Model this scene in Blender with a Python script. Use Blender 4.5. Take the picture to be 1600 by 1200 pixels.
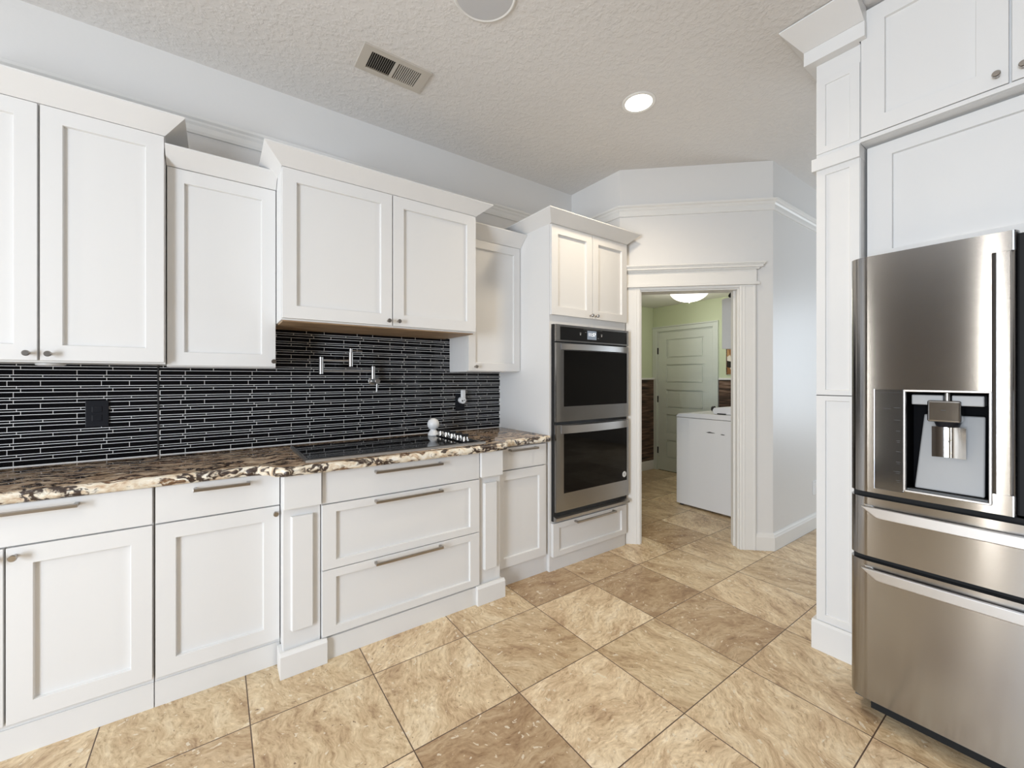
import bpy, bmesh, math, random
from mathutils import Vector, noise
random.seed(7)
for o in list(bpy.data.objects): bpy.data.objects.remove(o)
S = bpy.context.scene
C = S.collection

# ------------------------------------------------------------ camera, world, lights, exposure
cam = bpy.data.cameras.new('camera'); camo = bpy.data.objects.new('camera', cam); C.objects.link(camo)
camo.location = (0, 0, 1.30)
camo.rotation_euler = (math.radians(90), 0, math.radians(54.4 - 90))
cam.sensor_fit = 'HORIZONTAL'; cam.sensor_width = 36; cam.lens = 36 * 645 / 1600
cam.shift_y = -9.5 / 1600
cam.clip_start = 0.05
S.camera = camo
S.view_settings.view_transform = 'Standard'; S.view_settings.look = 'None'
S.view_settings.gamma = 1; S.view_settings.use_curve_mapping = False
S.view_settings.exposure = -0.10
W = bpy.data.worlds.new('world'); S.world = W; W.use_nodes = True
W.node_tree.nodes['Background'].inputs[0].default_value = (0.8, 0.88, 1, 1)
W.node_tree.nodes['Background'].inputs[1].default_value = 0.6

def area(name, loc, target, sx, sy, power, col):
    l = bpy.data.lights.new(name, 'AREA'); l.shape = 'RECTANGLE'; l.size = sx; l.size_y = sy
    l.energy = power; l.color = col
    o = bpy.data.objects.new(name, l); C.objects.link(o); o.location = loc
    d = Vector(target) - Vector(loc); o.rotation_euler = d.to_track_quat('-Z', 'Y').to_euler()
    return o
# daylight through patio and hall windows; the two narrow strips are added
area('daylight_patio', (-2.97, -0.30, 1.25), (2, -0.30, 1.25), 1.05, 1.9, 180, (0.78, 0.88, 1.0))
area('added_streak_light_right', (-2.97, 0.62, 1.3), (2, 0.62, 1.3), 0.07, 2.2, 18, (1.0, 0.93, 0.82))  # added strip, puts a bright streak in the refrigerator's reflection
area('added_streak_light_left', (-2.97, 1.78, 1.3), (2, 1.78, 1.3), 0.06, 2.2, 9, (1.0, 0.93, 0.82))  # second added strip, for a highlight near the refrigerator door's left curve
area('daylight_hall', (6.42, -0.3, 1.45), (0, -0.3, 1.45), 1.3, 1.7, 60, (0.80, 0.90, 1.0))

# ------------------------------------------------------------ materials
MAT = {}
def mat(name, col, rough=0.5, metal=0.0, spec=0.5, emit=None, es=0.0, coat=0.0, alpha=None):
    m = bpy.data.materials.new(name); m.use_nodes = True
    b = m.node_tree.nodes['Principled BSDF']
    b.inputs['Base Color'].default_value = (*col, 1); b.inputs['Roughness'].default_value = rough
    b.inputs['Metallic'].default_value = metal; b.inputs['Specular IOR Level'].default_value = spec
    b.inputs['Coat Weight'].default_value = coat
    if emit: b.inputs['Emission Color'].default_value = (*emit, 1); b.inputs['Emission Strength'].default_value = es
    MAT[name] = m; return m
def N(m, t, **kw):
    n = m.node_tree.nodes.new(t)
    for k, v in kw.items():
        if k.startswith('i_'): n.inputs[k[2:].replace('_', ' ')].default_value = v
        else: setattr(n, k, v)
    return n
def L(m, a, b): m.node_tree.links.new(a, b)
def bsdf(m): return m.node_tree.nodes['Principled BSDF']
def objco(m):
    return N(m, 'ShaderNodeNewGeometry').outputs['Position']
def add_bump(m, scale, strength, dist=0.001, detail=3, stretch=None, thr=None):
    pos = objco(m)
    mp = N(m, 'ShaderNodeMapping'); L(m, pos, mp.inputs[0])
    if stretch: mp.inputs['Scale'].default_value = stretch
    n = N(m, 'ShaderNodeTexNoise', i_Scale=scale, i_Detail=detail); L(m, mp.outputs[0], n.inputs['Vector'])
    h = n.outputs['Fac']
    if thr:
        r = N(m, 'ShaderNodeMapRange', interpolation_type='SMOOTHSTEP'); r.inputs[1].default_value = thr[0]; r.inputs[2].default_value = thr[1]
        L(m, h, r.inputs[0]); h = r.outputs[0]
    b = N(m, 'ShaderNodeBump', i_Strength=strength, i_Distance=dist); L(m, h, b.inputs['Height'])
    L(m, b.outputs[0], bsdf(m).inputs['Normal'])
def ramp(m, fac, stops, interp='LINEAR'):
    r = N(m, 'ShaderNodeValToRGB'); r.color_ramp.interpolation = interp
    e = r.color_ramp.elements
    while len(e) < len(stops): e.new(0.5)
    for i, (p, c) in enumerate(stops): e[i].position = p; e[i].color = (*c, 1)
    L(m, fac, r.inputs[0]); return r.outputs[0]
def mixc(m, fac, a, b, mode='MIX'):
    n = N(m, 'ShaderNodeMix', data_type='RGBA', blend_type=mode)
    for s, v in ((n.inputs[0], fac), (n.inputs[6], a), (n.inputs[7], b)):
        if isinstance(v, (int, float)): s.default_value = v
        elif isinstance(v, tuple): s.default_value = (*v, 1)
        else: L(m, v, s)
    return n.outputs[2]

m = mat('cabinet_white', (0.77, 0.765, 0.755), 0.38); add_bump(m, 90, 0.08, 0.0006)
m = mat('trim_white', (0.80, 0.79, 0.765), 0.40); add_bump(m, 60, 0.06, 0.0006)
m = mat('wall_paint', (0.77, 0.76, 0.745), 0.42); add_bump(m, 75, 0.22, 0.0018, 4)
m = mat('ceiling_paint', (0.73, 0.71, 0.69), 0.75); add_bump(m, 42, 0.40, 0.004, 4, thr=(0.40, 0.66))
m = mat('laundry_green', (0.60, 0.66, 0.46), 0.55); add_bump(m, 75, 0.2, 0.0015)
mat('laundry_white', (0.68, 0.72, 0.66), 0.45)
mat('taupe_wall', (0.15, 0.13, 0.115), 0.7)
m = mat('steel', (0.375, 0.375, 0.38), 0.3, 1.0)
bsdf(m).inputs['Anisotropic'].default_value = 1.0; bsdf(m).inputs['Anisotropic Rotation'].default_value = 0.25
tn = N(m, 'ShaderNodeTangent', direction_type='RADIAL', axis='Z'); L(m, tn.outputs[0], bsdf(m).inputs['Tangent'])
pos = objco(m); mp = N(m, 'ShaderNodeMapping'); L(m, pos, mp.inputs[0]); mp.inputs['Scale'].default_value = (2, 2, 260)
n = N(m, 'ShaderNodeTexNoise', i_Scale=6.0, i_Detail=3.0); L(m, mp.outputs[0], n.inputs['Vector'])
r = N(m, 'ShaderNodeMapRange'); r.inputs[3].default_value = 0.13; r.inputs[4].default_value = 0.19; L(m, n.outputs['Fac'], r.inputs[0]); L(m, r.outputs[0], bsdf(m).inputs['Roughness'])
mat('steel_satin', (0.50, 0.49, 0.48), 0.34, 1.0)
mat('chrome', (0.78, 0.77, 0.75), 0.10, 1.0)
mat('nickel', (0.42, 0.39, 0.36), 0.28, 1.0)
mat('black_gloss', (0.008, 0.008, 0.009), 0.06, 0, 0.6)
mat('oven_glass', (0.006, 0.0055, 0.005), 0.04, 0, 0.22)
mat('cavity_black', (0.006, 0.006, 0.007), 0.7, 0, 0.05)
mat('black_matte', (0.012, 0.012, 0.013), 0.5)
mat('black_plastic', (0.010, 0.011, 0.015), 0.35, 0, 0.25)
mat('grey_plastic', (0.36, 0.365, 0.37), 0.38)
mat('dark_grey_plastic', (0.10, 0.105, 0.11), 0.35)
mat('appliance_white', (0.80, 0.80, 0.81), 0.30)
mat('plastic_white', (0.85, 0.86, 0.87), 0.30)
mat('cloudy_grey', (0.55, 0.55, 0.56), 0.3)
mat('display_blue', (0.10, 0.12, 0.15), 0.2, emit=(0.35, 0.40, 0.47), es=0.45)
mat('display_text', (0.9, 0.9, 0.9), 0.4, emit=(1, 1, 1), es=1.2)
mat('marking_grey', (0.35, 0.35, 0.35), 0.5)
mat('marking_dark', (0.05, 0.05, 0.05), 0.5)
mat('lamp_glow', (1, 0.97, 0.9), 0.5, emit=(1.0, 0.95, 0.84), es=6.0)
mat('dome_glow', (1, 0.97, 0.9), 0.5, emit=(1.0, 0.97, 0.90), es=2.2)
mat('grout_white', (0.92, 0.91, 0.90), 0.7)
mat('tile_black', (0.004, 0.004, 0.005), 0.09, 0, 0.22)
mat('hinge_dark', (0.03, 0.03, 0.03), 0.4, 0.6)
mat('gap_black', (0.01, 0.01, 0.01), 0.8)
mat('shadow_gap', (0.16, 0.15, 0.14), 0.8)
mat('window_frame_white', (0.75, 0.75, 0.73), 0.5)
m = mat('raw_wood', (0.40, 0.25, 0.13), 0.55)
mp = N(m, 'ShaderNodeMapping'); L(m, objco(m), mp.inputs[0]); mp.inputs['Scale'].default_value = (3, 30, 1)
n = N(m, 'ShaderNodeTexNoise', i_Scale=2.0, i_Detail=4.0); L(m, mp.outputs[0], n.inputs['Vector'])
L(m, ramp(m, n.outputs['Fac'], [(0.3, (0.24, 0.15, 0.085)), (0.7, (0.50, 0.35, 0.21))]), bsdf(m).inputs['Base Color'])
# rough sawn planks
m = mat('rustic_planks', (0.1, 0.06, 0.04), 0.6)
mp = N(m, 'ShaderNodeMapping'); L(m, objco(m), mp.inputs[0]); mp.inputs['Scale'].default_value = (1.2, 1.2, 14)
n = N(m, 'ShaderNodeTexNoise', i_Scale=3.0, i_Detail=5.0); L(m, mp.outputs[0], n.inputs['Vector'])
L(m, ramp(m, n.outputs['Fac'], [(0.32, (0.010, 0.006, 0.005)), (0.5, (0.085, 0.048, 0.03)), (0.62, (0.17, 0.10, 0.065)), (0.75, (0.32, 0.22, 0.16))]), bsdf(m).inputs['Base Color'])
# collage in the laundry picture
m = mat('picture_collage', (0.2, 0.1, 0.05), 0.5)
mp = N(m, 'ShaderNodeMapping'); L(m, objco(m), mp.inputs[0])
v = N(m, 'ShaderNodeTexVoronoi', i_Scale=13.0); L(m, mp.outputs[0], v.inputs['Vector'])
L(m, ramp(m, v.outputs['Color'], [(0.0, (0.02, 0.015, 0.01)), (0.3, (0.30, 0.14, 0.05)), (0.55, (0.5, 0.3, 0.13)), (0.75, (0.8, 0.75, 0.65)), (0.9, (0.05, 0.07, 0.05))], 'CONSTANT'), bsdf(m).inputs['Base Color'])

# granite
m = mat('granite', (0.6, 0.5, 0.36), 0.035, 0, 0.75)
pos = objco(m)
wn = N(m, 'ShaderNodeTexNoise', i_Scale=5.0, i_Detail=3.0); L(m, pos, wn.inputs['Vector'])
ma = N(m, 'ShaderNodeVectorMath', operation='MULTIPLY_ADD'); L(m, wn.outputs['Color'], ma.inputs[0]); ma.inputs[1].default_value = (0.35, 0.2, 0.2); L(m, pos, ma.inputs[2])
mp = N(m, 'ShaderNodeMapping'); L(m, ma.outputs[0], mp.inputs[0]); mp.inputs['Rotation'].default_value = (0, 0, 0.35); mp.inputs['Scale'].default_value = (0.8, 2.6, 1.6)
n1 = N(m, 'ShaderNodeTexNoise', i_Scale=6.0, i_Detail=6.0, i_Roughness=0.6); L(m, mp.outputs[0], n1.inputs['Vector'])
n2 = N(m, 'ShaderNodeTexNoise', i_Scale=22.0, i_Detail=5.0, i_Roughness=0.6); L(m, mp.outputs[0], n2.inputs['Vector'])
base = ramp(m, n2.outputs['Fac'], [(0.3, (0.22, 0.13, 0.085)), (0.42, (0.45, 0.32, 0.21)), (0.55, (0.66, 0.56, 0.43)), (0.72, (0.80, 0.76, 0.68))])
vein = ramp(m, n1.outputs['Fac'], [(0.0, (1, 1, 1)), (0.40, (1, 1, 1)), (0.43, (0.05, 0.03, 0.025)), (0.475, (0.05, 0.03, 0.025)), (0.505, (1, 1, 1)), (0.60, (1, 1, 1)), (0.625, (0.10, 0.05, 0.03)), (0.66, (0.30, 0.18, 0.1)), (0.70, (1, 1, 1))])
L(m, mixc(m, 1.0, base, vein, 'MULTIPLY'), bsdf(m).inputs['Base Color'])
me_ = m.copy(); me_.name = 'granite_edge'; MAT['granite_edge'] = me_; bsdf(me_).inputs['Roughness'].default_value = 0.42
for nd in me_.node_tree.nodes:
    if nd.type == 'VALTORGB' and len(nd.color_ramp.elements) == 4:
        for e, c in zip(nd.color_ramp.elements, ((0.42, 0.27, 0.17), (0.66, 0.53, 0.38), (0.80, 0.73, 0.60), (0.90, 0.88, 0.82))): e.color = (*c, 1)
for nd in m.node_tree.nodes:
    if nd.type == 'VALTORGB' and len(nd.color_ramp.elements) == 4:
        for e, c in zip(nd.color_ramp.elements, ((0.11, 0.065, 0.045), (0.26, 0.17, 0.11), (0.46, 0.35, 0.24), (0.64, 0.56, 0.45))): e.color = (*c, 1)

# travertine floor, square grid 0.457 m
m = mat('travertine', (0.5, 0.4, 0.3), 0.36, 0, 0.45)
pos = objco(m)
sub = N(m, 'ShaderNodeVectorMath', operation='ADD'); L(m, pos, sub.inputs[0]); sub.inputs[1].default_value = (0.457 * 40 - 1.017, 0.457 * 40 - 0.912, 0)
sc = N(m, 'ShaderNodeVectorMath', operation='MULTIPLY'); L(m, sub.outputs[0], sc.inputs[0]); sc.inputs[1].default_value = (1 / .457, 1 / .457, 0)
fl = N(m, 'ShaderNodeVectorMath', operation='FLOOR'); L(m, sc.outputs[0], fl.inputs[0])
fr = N(m, 'ShaderNodeVectorMath', operation='FRACTION'); L(m, sc.outputs[0], fr.inputs[0])
wnz = N(m, 'ShaderNodeTexWhiteNoise', noise_dimensions='3D'); L(m, fl.outputs[0], wnz.inputs['Vector'])
# distance to the tile edge
sp = N(m, 'ShaderNodeSeparateXYZ'); L(m, fr.outputs[0], sp.inputs[0])
def mth(op, a, b=None):
    n = N(m, 'ShaderNodeMath', operation=op)
    for i, v in enumerate((a, b)):
        if v is None: continue
        if isinstance(v, (int, float)): n.inputs[i].default_value = v
        else: L(m, v, n.inputs[i])
    return n.outputs[0]
dx = mth('MINIMUM', sp.outputs[0], mth('SUBTRACT', 1.0, sp.outputs[0])); dy = mth('MINIMUM', sp.outputs[1], mth('SUBTRACT', 1.0, sp.outputs[1]))
dmin = mth('MINIMUM', dx, dy); grout = mth('LESS_THAN', dmin, 0.0045)
# every tile its own offset and turn of the veining
off = N(m, 'ShaderNodeVectorMath', operation='MULTIPLY_ADD'); L(m, wnz.outputs['Color'], off.inputs[0]); off.inputs[1].default_value = (17, 23, 9); L(m, pos, off.inputs[2])
vr = N(m, 'ShaderNodeVectorRotate', rotation_type='Z_AXIS'); L(m, off.outputs[0], vr.inputs['Vector']); L(m, mth('MULTIPLY', wnz.outputs['Value'], 3.1), vr.inputs['Angle'])
wp = N(m, 'ShaderNodeTexNoise', i_Scale=4.0, i_Detail=3.0); L(m, vr.outputs[0], wp.inputs['Vector'])
wv = N(m, 'ShaderNodeVectorMath', operation='MULTIPLY_ADD'); L(m, wp.outputs['Color'], wv.inputs[0]); wv.inputs[1].default_value = (0.2, 0.2, 0.2); L(m, vr.outputs[0], wv.inputs[2])
st = N(m, 'ShaderNodeMapping'); L(m, wv.outputs[0], st.inputs[0]); st.inputs['Scale'].default_value = (1, 2.6, 1)
a = N(m, 'ShaderNodeTexNoise', i_Scale=4.5, i_Detail=10.0, i_Roughness=0.70); L(m, st.outputs[0], a.inputs['Vector'])
b2 = N(m, 'ShaderNodeTexNoise', i_Scale=30.0, i_Detail=6.0, i_Roughness=0.72); L(m, st.outputs[0], b2.inputs['Vector'])
c1 = ramp(m, a.outputs['Fac'], [(0.30, (0.34, 0.22, 0.13)), (0.43, (0.58, 0.44, 0.28)), (0.55, (0.71, 0.58, 0.395)), (0.72, (0.83, 0.73, 0.56))])
c2 = ramp(m, b2.outputs['Fac'], [(0.32, (0.50, 0.42, 0.35)), (0.46, (0.90, 0.87, 0.83)), (0.56, (1.0, 1.0, 1.0)), (0.70, (1.25, 1.28, 1.32))])
col = mixc(m, 0.85, c1, c2, 'MULTIPLY')
tone = ramp(m, wnz.outputs['Value'], [(0.0, (0.68, 0.60, 0.54)), (0.22, (0.84, 0.78, 0.72)), (0.4, (0.98, 0.96, 0.92)), (0.8, (1.10, 1.09, 1.08)), (1.0, (1.16, 1.16, 1.18))])
col = mixc(m, 1.0, col, tone, 'MULTIPLY')
sp2 = N(m, 'ShaderNodeTexNoise', i_Scale=38.0, i_Detail=3.0); L(m, wv.outputs[0], sp2.inputs['Vector'])
spk = mth('MULTIPLY', mth('GREATER_THAN', sp2.outputs['Fac'], 0.665), 0.75)
col = mixc(m, spk, col, (0.80, 0.72, 0.58))
sp3 = N(m, 'ShaderNodeTexNoise', i_Scale=60.0, i_Detail=2.0); L(m, vr.outputs[0], sp3.inputs['Vector'])
col = mixc(m, mth('MULTIPLY', mth('GREATER_THAN', sp3.outputs['Fac'], 0.74), 0.8), col, (0.14, 0.08, 0.05))
col = mixc(m, grout, col, (0.10, 0.06, 0.04))
L(m, col, bsdf(m).inputs['Base Color'])
rr = N(m, 'ShaderNodeMapRange'); rr.inputs[3].default_value = 0.28; rr.inputs[4].default_value = 0.5; L(m, b2.outputs['Fac'], rr.inputs[0]); L(m, rr.outputs[0], bsdf(m).inputs['Roughness'])
bp = N(m, 'ShaderNodeBump', i_Strength=0.3, i_Distance=0.001); L(m, mth('SUBTRACT', b2.outputs['Fac'], mth('MULTIPLY', grout, 1.5)), bp.inputs['Height']); L(m, bp.outputs[0], bsdf(m).inputs['Normal'])

# ------------------------------------------------------------ mesh building
class MB:
    def __init__(s): s.bm = bmesh.new(); s.mi = 0
    def face(s, pts):
        vs = [s.bm.verts.new(p) for p in pts]
        try: f = s.bm.faces.new(vs); f.material_index = s.mi; return f
        except ValueError: return None
    def box(s, x0, x1, y0, y1, z0, z1):
        x0, x1 = sorted((x0, x1)); y0, y1 = sorted((y0, y1)); z0, z1 = sorted((z0, z1))
        return s.prism([(x0, y0), (x1, y0), (x1, y1), (x0, y1)], z0, z1)
    def prism(s, poly, z0, z1, ax='z'):
        """extrude an outline: ax z: poly (x,y); ax x: poly (y,z) from x=z0 to z1; ax y: poly (x,z)"""
        def P(a, b, c):
            return {'z': (a, b, c), 'x': (c, a, b), 'y': (a, c, b)}[ax]
        lo = [s.bm.verts.new(P(a, b, z0)) for a, b in poly]; hi = [s.bm.verts.new(P(a, b, z1)) for a, b in poly]
        n = len(poly); fs = [s.bm.faces.new(lo[::-1]), s.bm.faces.new(hi)]
        for i in range(n): fs.append(s.bm.faces.new((lo[i], lo[(i + 1) % n], hi[(i + 1) % n], hi[i])))
        for f in fs: f.material_index = s.mi
        return s
    def tube(s, pts, r, n=14, r2=None, cap=True):
        pts = [Vector(p) for p in pts]; rings = []
        for i, p in enumerate(pts):
            if i == 0: d = pts[1] - p
            elif i == len(pts) - 1: d = p - pts[i - 1]
            else: d = (pts[i + 1] - p).normalized() + (p - pts[i - 1]).normalized()
            d.normalize(); u = d.orthogonal().normalized() if i == 0 else (rings_u - rings_u.dot(d) * d).normalized()
            rings_u = u; w = d.cross(u)
            rad = r if r2 is None else r + (r2 - r) * i / (len(pts) - 1)
            rings.append([s.bm.verts.new(p + rad * (math.cos(2 * math.pi * k / n) * u + math.sin(2 * math.pi * k / n) * w)) for k in range(n)])
        for a, b in zip(rings, rings[1:]):
            for k in range(n):
                f = s.bm.faces.new((a[k], a[(k + 1) % n], b[(k + 1) % n], b[k])); f.material_index = s.mi
        if cap:
            for rg in (rings[0][::-1], rings[-1]):
                f = s.bm.faces.new(rg); f.material_index = s.mi
        return s
    def lathe(s, c, axis, prof, n=32, end=True):
        """prof: list of (distance along axis, radius)"""
        c = Vector(c); d = Vector(axis).normalized(); u = d.orthogonal().normalized(); w = d.cross(u); rings = []
        for h, r in prof:
            if r < 1e-6: rings.append([s.bm.verts.new(c + h * d)])
            else: rings.append([s.bm.verts.new(c + h * d + r * (math.cos(2 * math.pi * k / n) * u + math.sin(2 * math.pi * k / n) * w)) for k in range(n)])
        for a, b in zip(rings, rings[1:]):
            for k in range(n):
                q = []
                for v in (a[k % len(a)], a[(k + 1) % len(a)], b[(k + 1) % len(b)], b[k % len(b)]):
                    if v not in q: q.append(v)
                if len(q) > 2: f = s.bm.faces.new(q); f.material_index = s.mi
        if len(rings[0]) > 1: s.bm.faces.new(rings[0][::-1]).material_index = s.mi
        if end and len(rings[-1]) > 1: s.bm.faces.new(rings[-1]).material_index = s.mi
        return s
    def add_mesh(s, me, M):
        b = bmesh.new(); b.from_mesh(me); b.transform(M)
        vm = {v: s.bm.verts.new(v.co) for v in b.verts}
        for f in b.faces:
            try: s.bm.faces.new([vm[v] for v in f.verts]).material_index = s.mi
            except ValueError: pass
        b.free(); return s
    def build(s, name, mats, parent=None, bevel=0.0, seg=2, smooth=False, label=None, angle=35, solid=True):
        if solid: bmesh.ops.recalc_face_normals(s.bm, faces=s.bm.faces)
        me = bpy.data.meshes.new(name)
        xs = [v.co for v in s.bm.verts]
        c = Vector(((min(v.x for v in xs) + max(v.x for v in xs)) / 2, (min(v.y for v in xs) + max(v.y for v in xs)) / 2, min(v.z for v in xs)))
        for v in s.bm.verts: v.co -= c
        s.bm.to_mesh(me); s.bm.free()
        for k in (mats if isinstance(mats, (list, tuple)) else [mats]): me.materials.append(MAT[k])
        o = bpy.data.objects.new(name, me); C.objects.link(o); o['_w'] = tuple(c)
        pw = Vector(parent['_w']) if parent else Vector((0, 0, 0))
        o.parent = parent; o.location = c - pw
        if smooth:
            me.shade_smooth() if hasattr(me, 'shade_smooth') else None
            for p in me.polygons: p.use_smooth = True
            me.set_sharp_from_angle(angle=math.radians(angle))
        if bevel:
            b = o.modifiers.new('bevel', 'BEVEL'); b.width = bevel; b.segments = seg; b.limit_method = 'ANGLE'; b.angle_limit = math.radians(40)
            b.harden_normals = False
        if label: o['label'] = label
        return o
def thing(name, loc, label, cat, group=None):
    o = bpy.data.objects.new(name, None); C.objects.link(o); o.location = loc; o['_w'] = tuple(loc)
    o['label'] = label; o['category'] = cat; o.empty_display_size = 0.05
    if group: o['group'] = group
    return o
def tag(o, label, cat, group=None):
    o['label'] = label; o['category'] = cat
    if group: o['group'] = group
    return o
def struct(mb, name, mats, **kw):
    o = mb.build(name, mats, **kw); o['kind'] = 'structure'; return o
def text_mesh(txt, size):
    cu = bpy.data.curves.new('t', 'FONT'); cu.body = txt; cu.size = size; cu.extrude = 0.0002; cu.align_x = 'CENTER'; cu.align_y = 'CENTER'
    o = bpy.data.objects.new('t', cu); C.objects.link(o)
    dg = bpy.context.evaluated_depsgraph_get(); me = bpy.data.meshes.new_from_object(o.evaluated_get(dg))
    bpy.data.objects.remove(o); return me
from mathutils import Matrix
# text facing -Y (reads along +X) and facing -X (reads along -Y)
def MY(x, y, z): return Matrix(((1, 0, 0, x), (0, 0, -1, y), (0, 1, 0, z), (0, 0, 0, 1)))
def MX(x, y, z): return Matrix(((0, 0, -1, x), (-1, 0, 0, y), (0, 1, 0, z), (0, 0, 0, 1)))

# frames: 'L' things on the left wall (u = world X, front faces -Y); 'R' on the fridge wall (u = world Y, front faces -X)
def bx(mb, fr, u0, u1, o0, o1, z0, z1):
    if fr == 'L': mb.box(u0, u1, o0, o1, z0, z1)
    else: mb.box(o0, o1, u0, u1, z0, z1)
def rframe(mb, fr, u0, u1, z0, z1, wl, wr, wb, wt, o0, o1):
    if wl: bx(mb, fr, u0, u0 + wl, o0, o1, z0, z1)
    if wr: bx(mb, fr, u1 - wr, u1, o0, o1, z0, z1)
    if wb: bx(mb, fr, u0 + wl, u1 - wr, o0, o1, z0, z0 + wb)
    if wt: bx(mb, fr, u0 + wl, u1 - wr, o0, o1, z1 - wt, z1)
    return mb
def pt(fr, u, o, z): return (u, o, z) if fr == 'L' else (o, u, z)

def panel_door(fr, u0, u1, z0, z1, of, st=0.062, th=0.02, rec=0.011, rail=None, chamfer=0.0015):
    """one-mesh shaker front: flat stiles and rails around a recessed centre panel; `of` = coordinate of the front face"""
    mb = MB(); rl = rail or st; ob = of + th
    a = [(u0, z0), (u1, z0), (u1, z1), (u0, z1)]
    b = [(u0 + st, z0 + rl), (u1 - st, z0 + rl), (u1 - st, z1 - rl), (u0 + st, z1 - rl)]
    c = [(u0 + st + chamfer, z0 + rl + chamfer), (u1 - st - chamfer, z0 + rl + chamfer), (u1 - st - chamfer, z1 - rl - chamfer), (u0 + st + chamfer, z1 - rl - chamfer)]
    V = lambda l, o: [mb.bm.verts.new(pt(fr, u, o, z)) for u, z in l]
    A = V(a, of); B = V(b, of); D = V(c, of + rec); K = V(a, ob)
    for i in range(4):
        j = (i + 1) % 4
        mb.bm.faces.new((A[i], A[j], B[j], B[i])); mb.bm.faces.new((B[i], B[j], D[j], D[i])); mb.bm.faces.new((A[i], A[j], K[j], K[i]))
    mb.bm.faces.new(D); mb.bm.faces.new(K)
    return mb
def slab(fr, u0, u1, z0, z1, of, th=0.02):
    mb = MB(); bx(mb, fr, u0, u1, of, of + th, z0, z1); return mb
def bar_handle(fr, u0, u1, of, z, parent, out=0.032):
    mb = MB()
    bx(mb, fr, u0, u1, of - out - 0.006, of - out + 0.005, z - 0.0065, z + 0.0065)
    for u in (u0 + 0.001, u1 - 0.013): bx(mb, fr, u, u + 0.012, of - out, of, z - 0.006, z + 0.006)
    return mb.build('handle', 'nickel', parent, bevel=0.002)
def knob(fr, u, of, z, parent):
    d = (0, -1, 0) if fr == 'L' else (-1, 0, 0)
    mb = MB(); mb.lathe(pt(fr, u, of, z), d, [(0, 0.006), (0.012, 0.0055), (0.02, 0.007), (0.022, 0.011), (0.030, 0.0115), (0.033, 0.0095), (0.033, 0)], 20)
    return mb.build('knob', 'nickel', parent, smooth=True)
def crown(fr, u0, u1, of, ob, z0, z1, pl, pr, pf, parent, lip=0.006):
    """sloping crown board round the front and both ends of a cabinet; pl/pr = side projections (0 = runs straight)"""
    mb = MB()
    lo = [(u0, ob), (u0, of), (u1, of), (u1, ob)]
    hi = [(u0 - pl, ob), (u0 - pl, of - pf), (u1 + pr, of - pf), (u1 + pr, ob)]
    zb = z1 - lip
    V = lambda l, z: [mb.bm.verts.new(pt(fr, u, o, z)) for u, o in l]
    rings = [V(lo, z0), V(hi, zb), V(hi, z1)]
    t = 0.016
    inn = [(u0 - pl + (t if pl else 0), ob), (u0 - pl + (t if pl else 0), of - pf + t), (u1 + pr - (t if pr else 0), of - pf + t), (u1 + pr - (t if pr else 0), ob)]
    ind = [(u0, ob), (u0 + .001, of + .014), (u1 - .001, of + .014), (u1, ob)]
    rings += [V(inn, z1), V(ind, z0 + 0.004)]
    for a, b in zip(rings, rings[1:] + rings[:1]):
        for i in range(3): mb.bm.faces.new((a[i], a[i + 1], b[i + 1], b[i]))
    for e in (0, 3): mb.bm.faces.new([r[e] for r in rings])
    return mb.build('crown_moulding', 'cabinet_white', parent)

# ------------------------------------------------------------ setting
YW = 2.70; H = 2.94
P = Vector((2.59, 2.155, 0)); Q = Vector((3.411, 1.385, 0)); U = (Q - P).normalized(); NB = Vector((-U.y, U.x, 0))   # NB points away from the kitchen
if NB.dot(Vector((1, 1, 0))) < 0: NB = -NB
LEN = (Q - P).length
def AW(s, d): v = P + U * s + NB * d; return (v.x, v.y)
def awbox(mb, s0, s1, d0, d1, z0, z1): return mb.prism([AW(s0, d0), AW(s1, d0), AW(s1, d1), AW(s0, d1)], z0, z1)

struct(MB().box(-3.1, 6.6, -3.6, 3.8, -0.06, 0), 'floor', 'travertine')
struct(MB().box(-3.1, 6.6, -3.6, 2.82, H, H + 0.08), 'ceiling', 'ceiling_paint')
struct(MB().box(-3.1, 2.59, YW, YW + 0.12, 0, H), 'wall_left', 'wall_paint')
struct(MB().prism([(2.59, 2.155), AW(0, 0), AW(0.03, 0.12), (2.71, 2.82), (2.59, 2.82)], 0, H), 'wall_corner', 'wall_paint')
mb = MB(); awbox(mb, 0.0, 0.155, 0, 0.12, 0, H); awbox(mb, 0.883, LEN, 0, 0.12, 0, H); awbox(mb, 0.155, 0.883, 0, 0.12, 1.985, H)
struct(mb, 'wall_angled', 'wall_paint')
struct(MB().prism([(3.411, 1.385), (6.6, 1.385), (6.6, 1.505), AW(LEN, 0.12)], 0, H), 'wall_hall', 'wall_paint')
struct(MB().box(3.05, 3.17, -3.6, 0.60, 0, H), 'wall_right', 'wall_paint')
# hall end wall with a window opening
mb = MB(); mb.box(6.48, 6.6, -3.6, -0.95, 0, H); mb.box(6.48, 6.6, 0.35, 1.385, 0, H); mb.box(6.48, 6.6, -0.95, 0.35, 0, 0.6); mb.box(6.48, 6.6, -0.95, 0.35, 2.3, H)
struct(mb, 'wall_hall_end', 'wall_paint')
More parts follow.
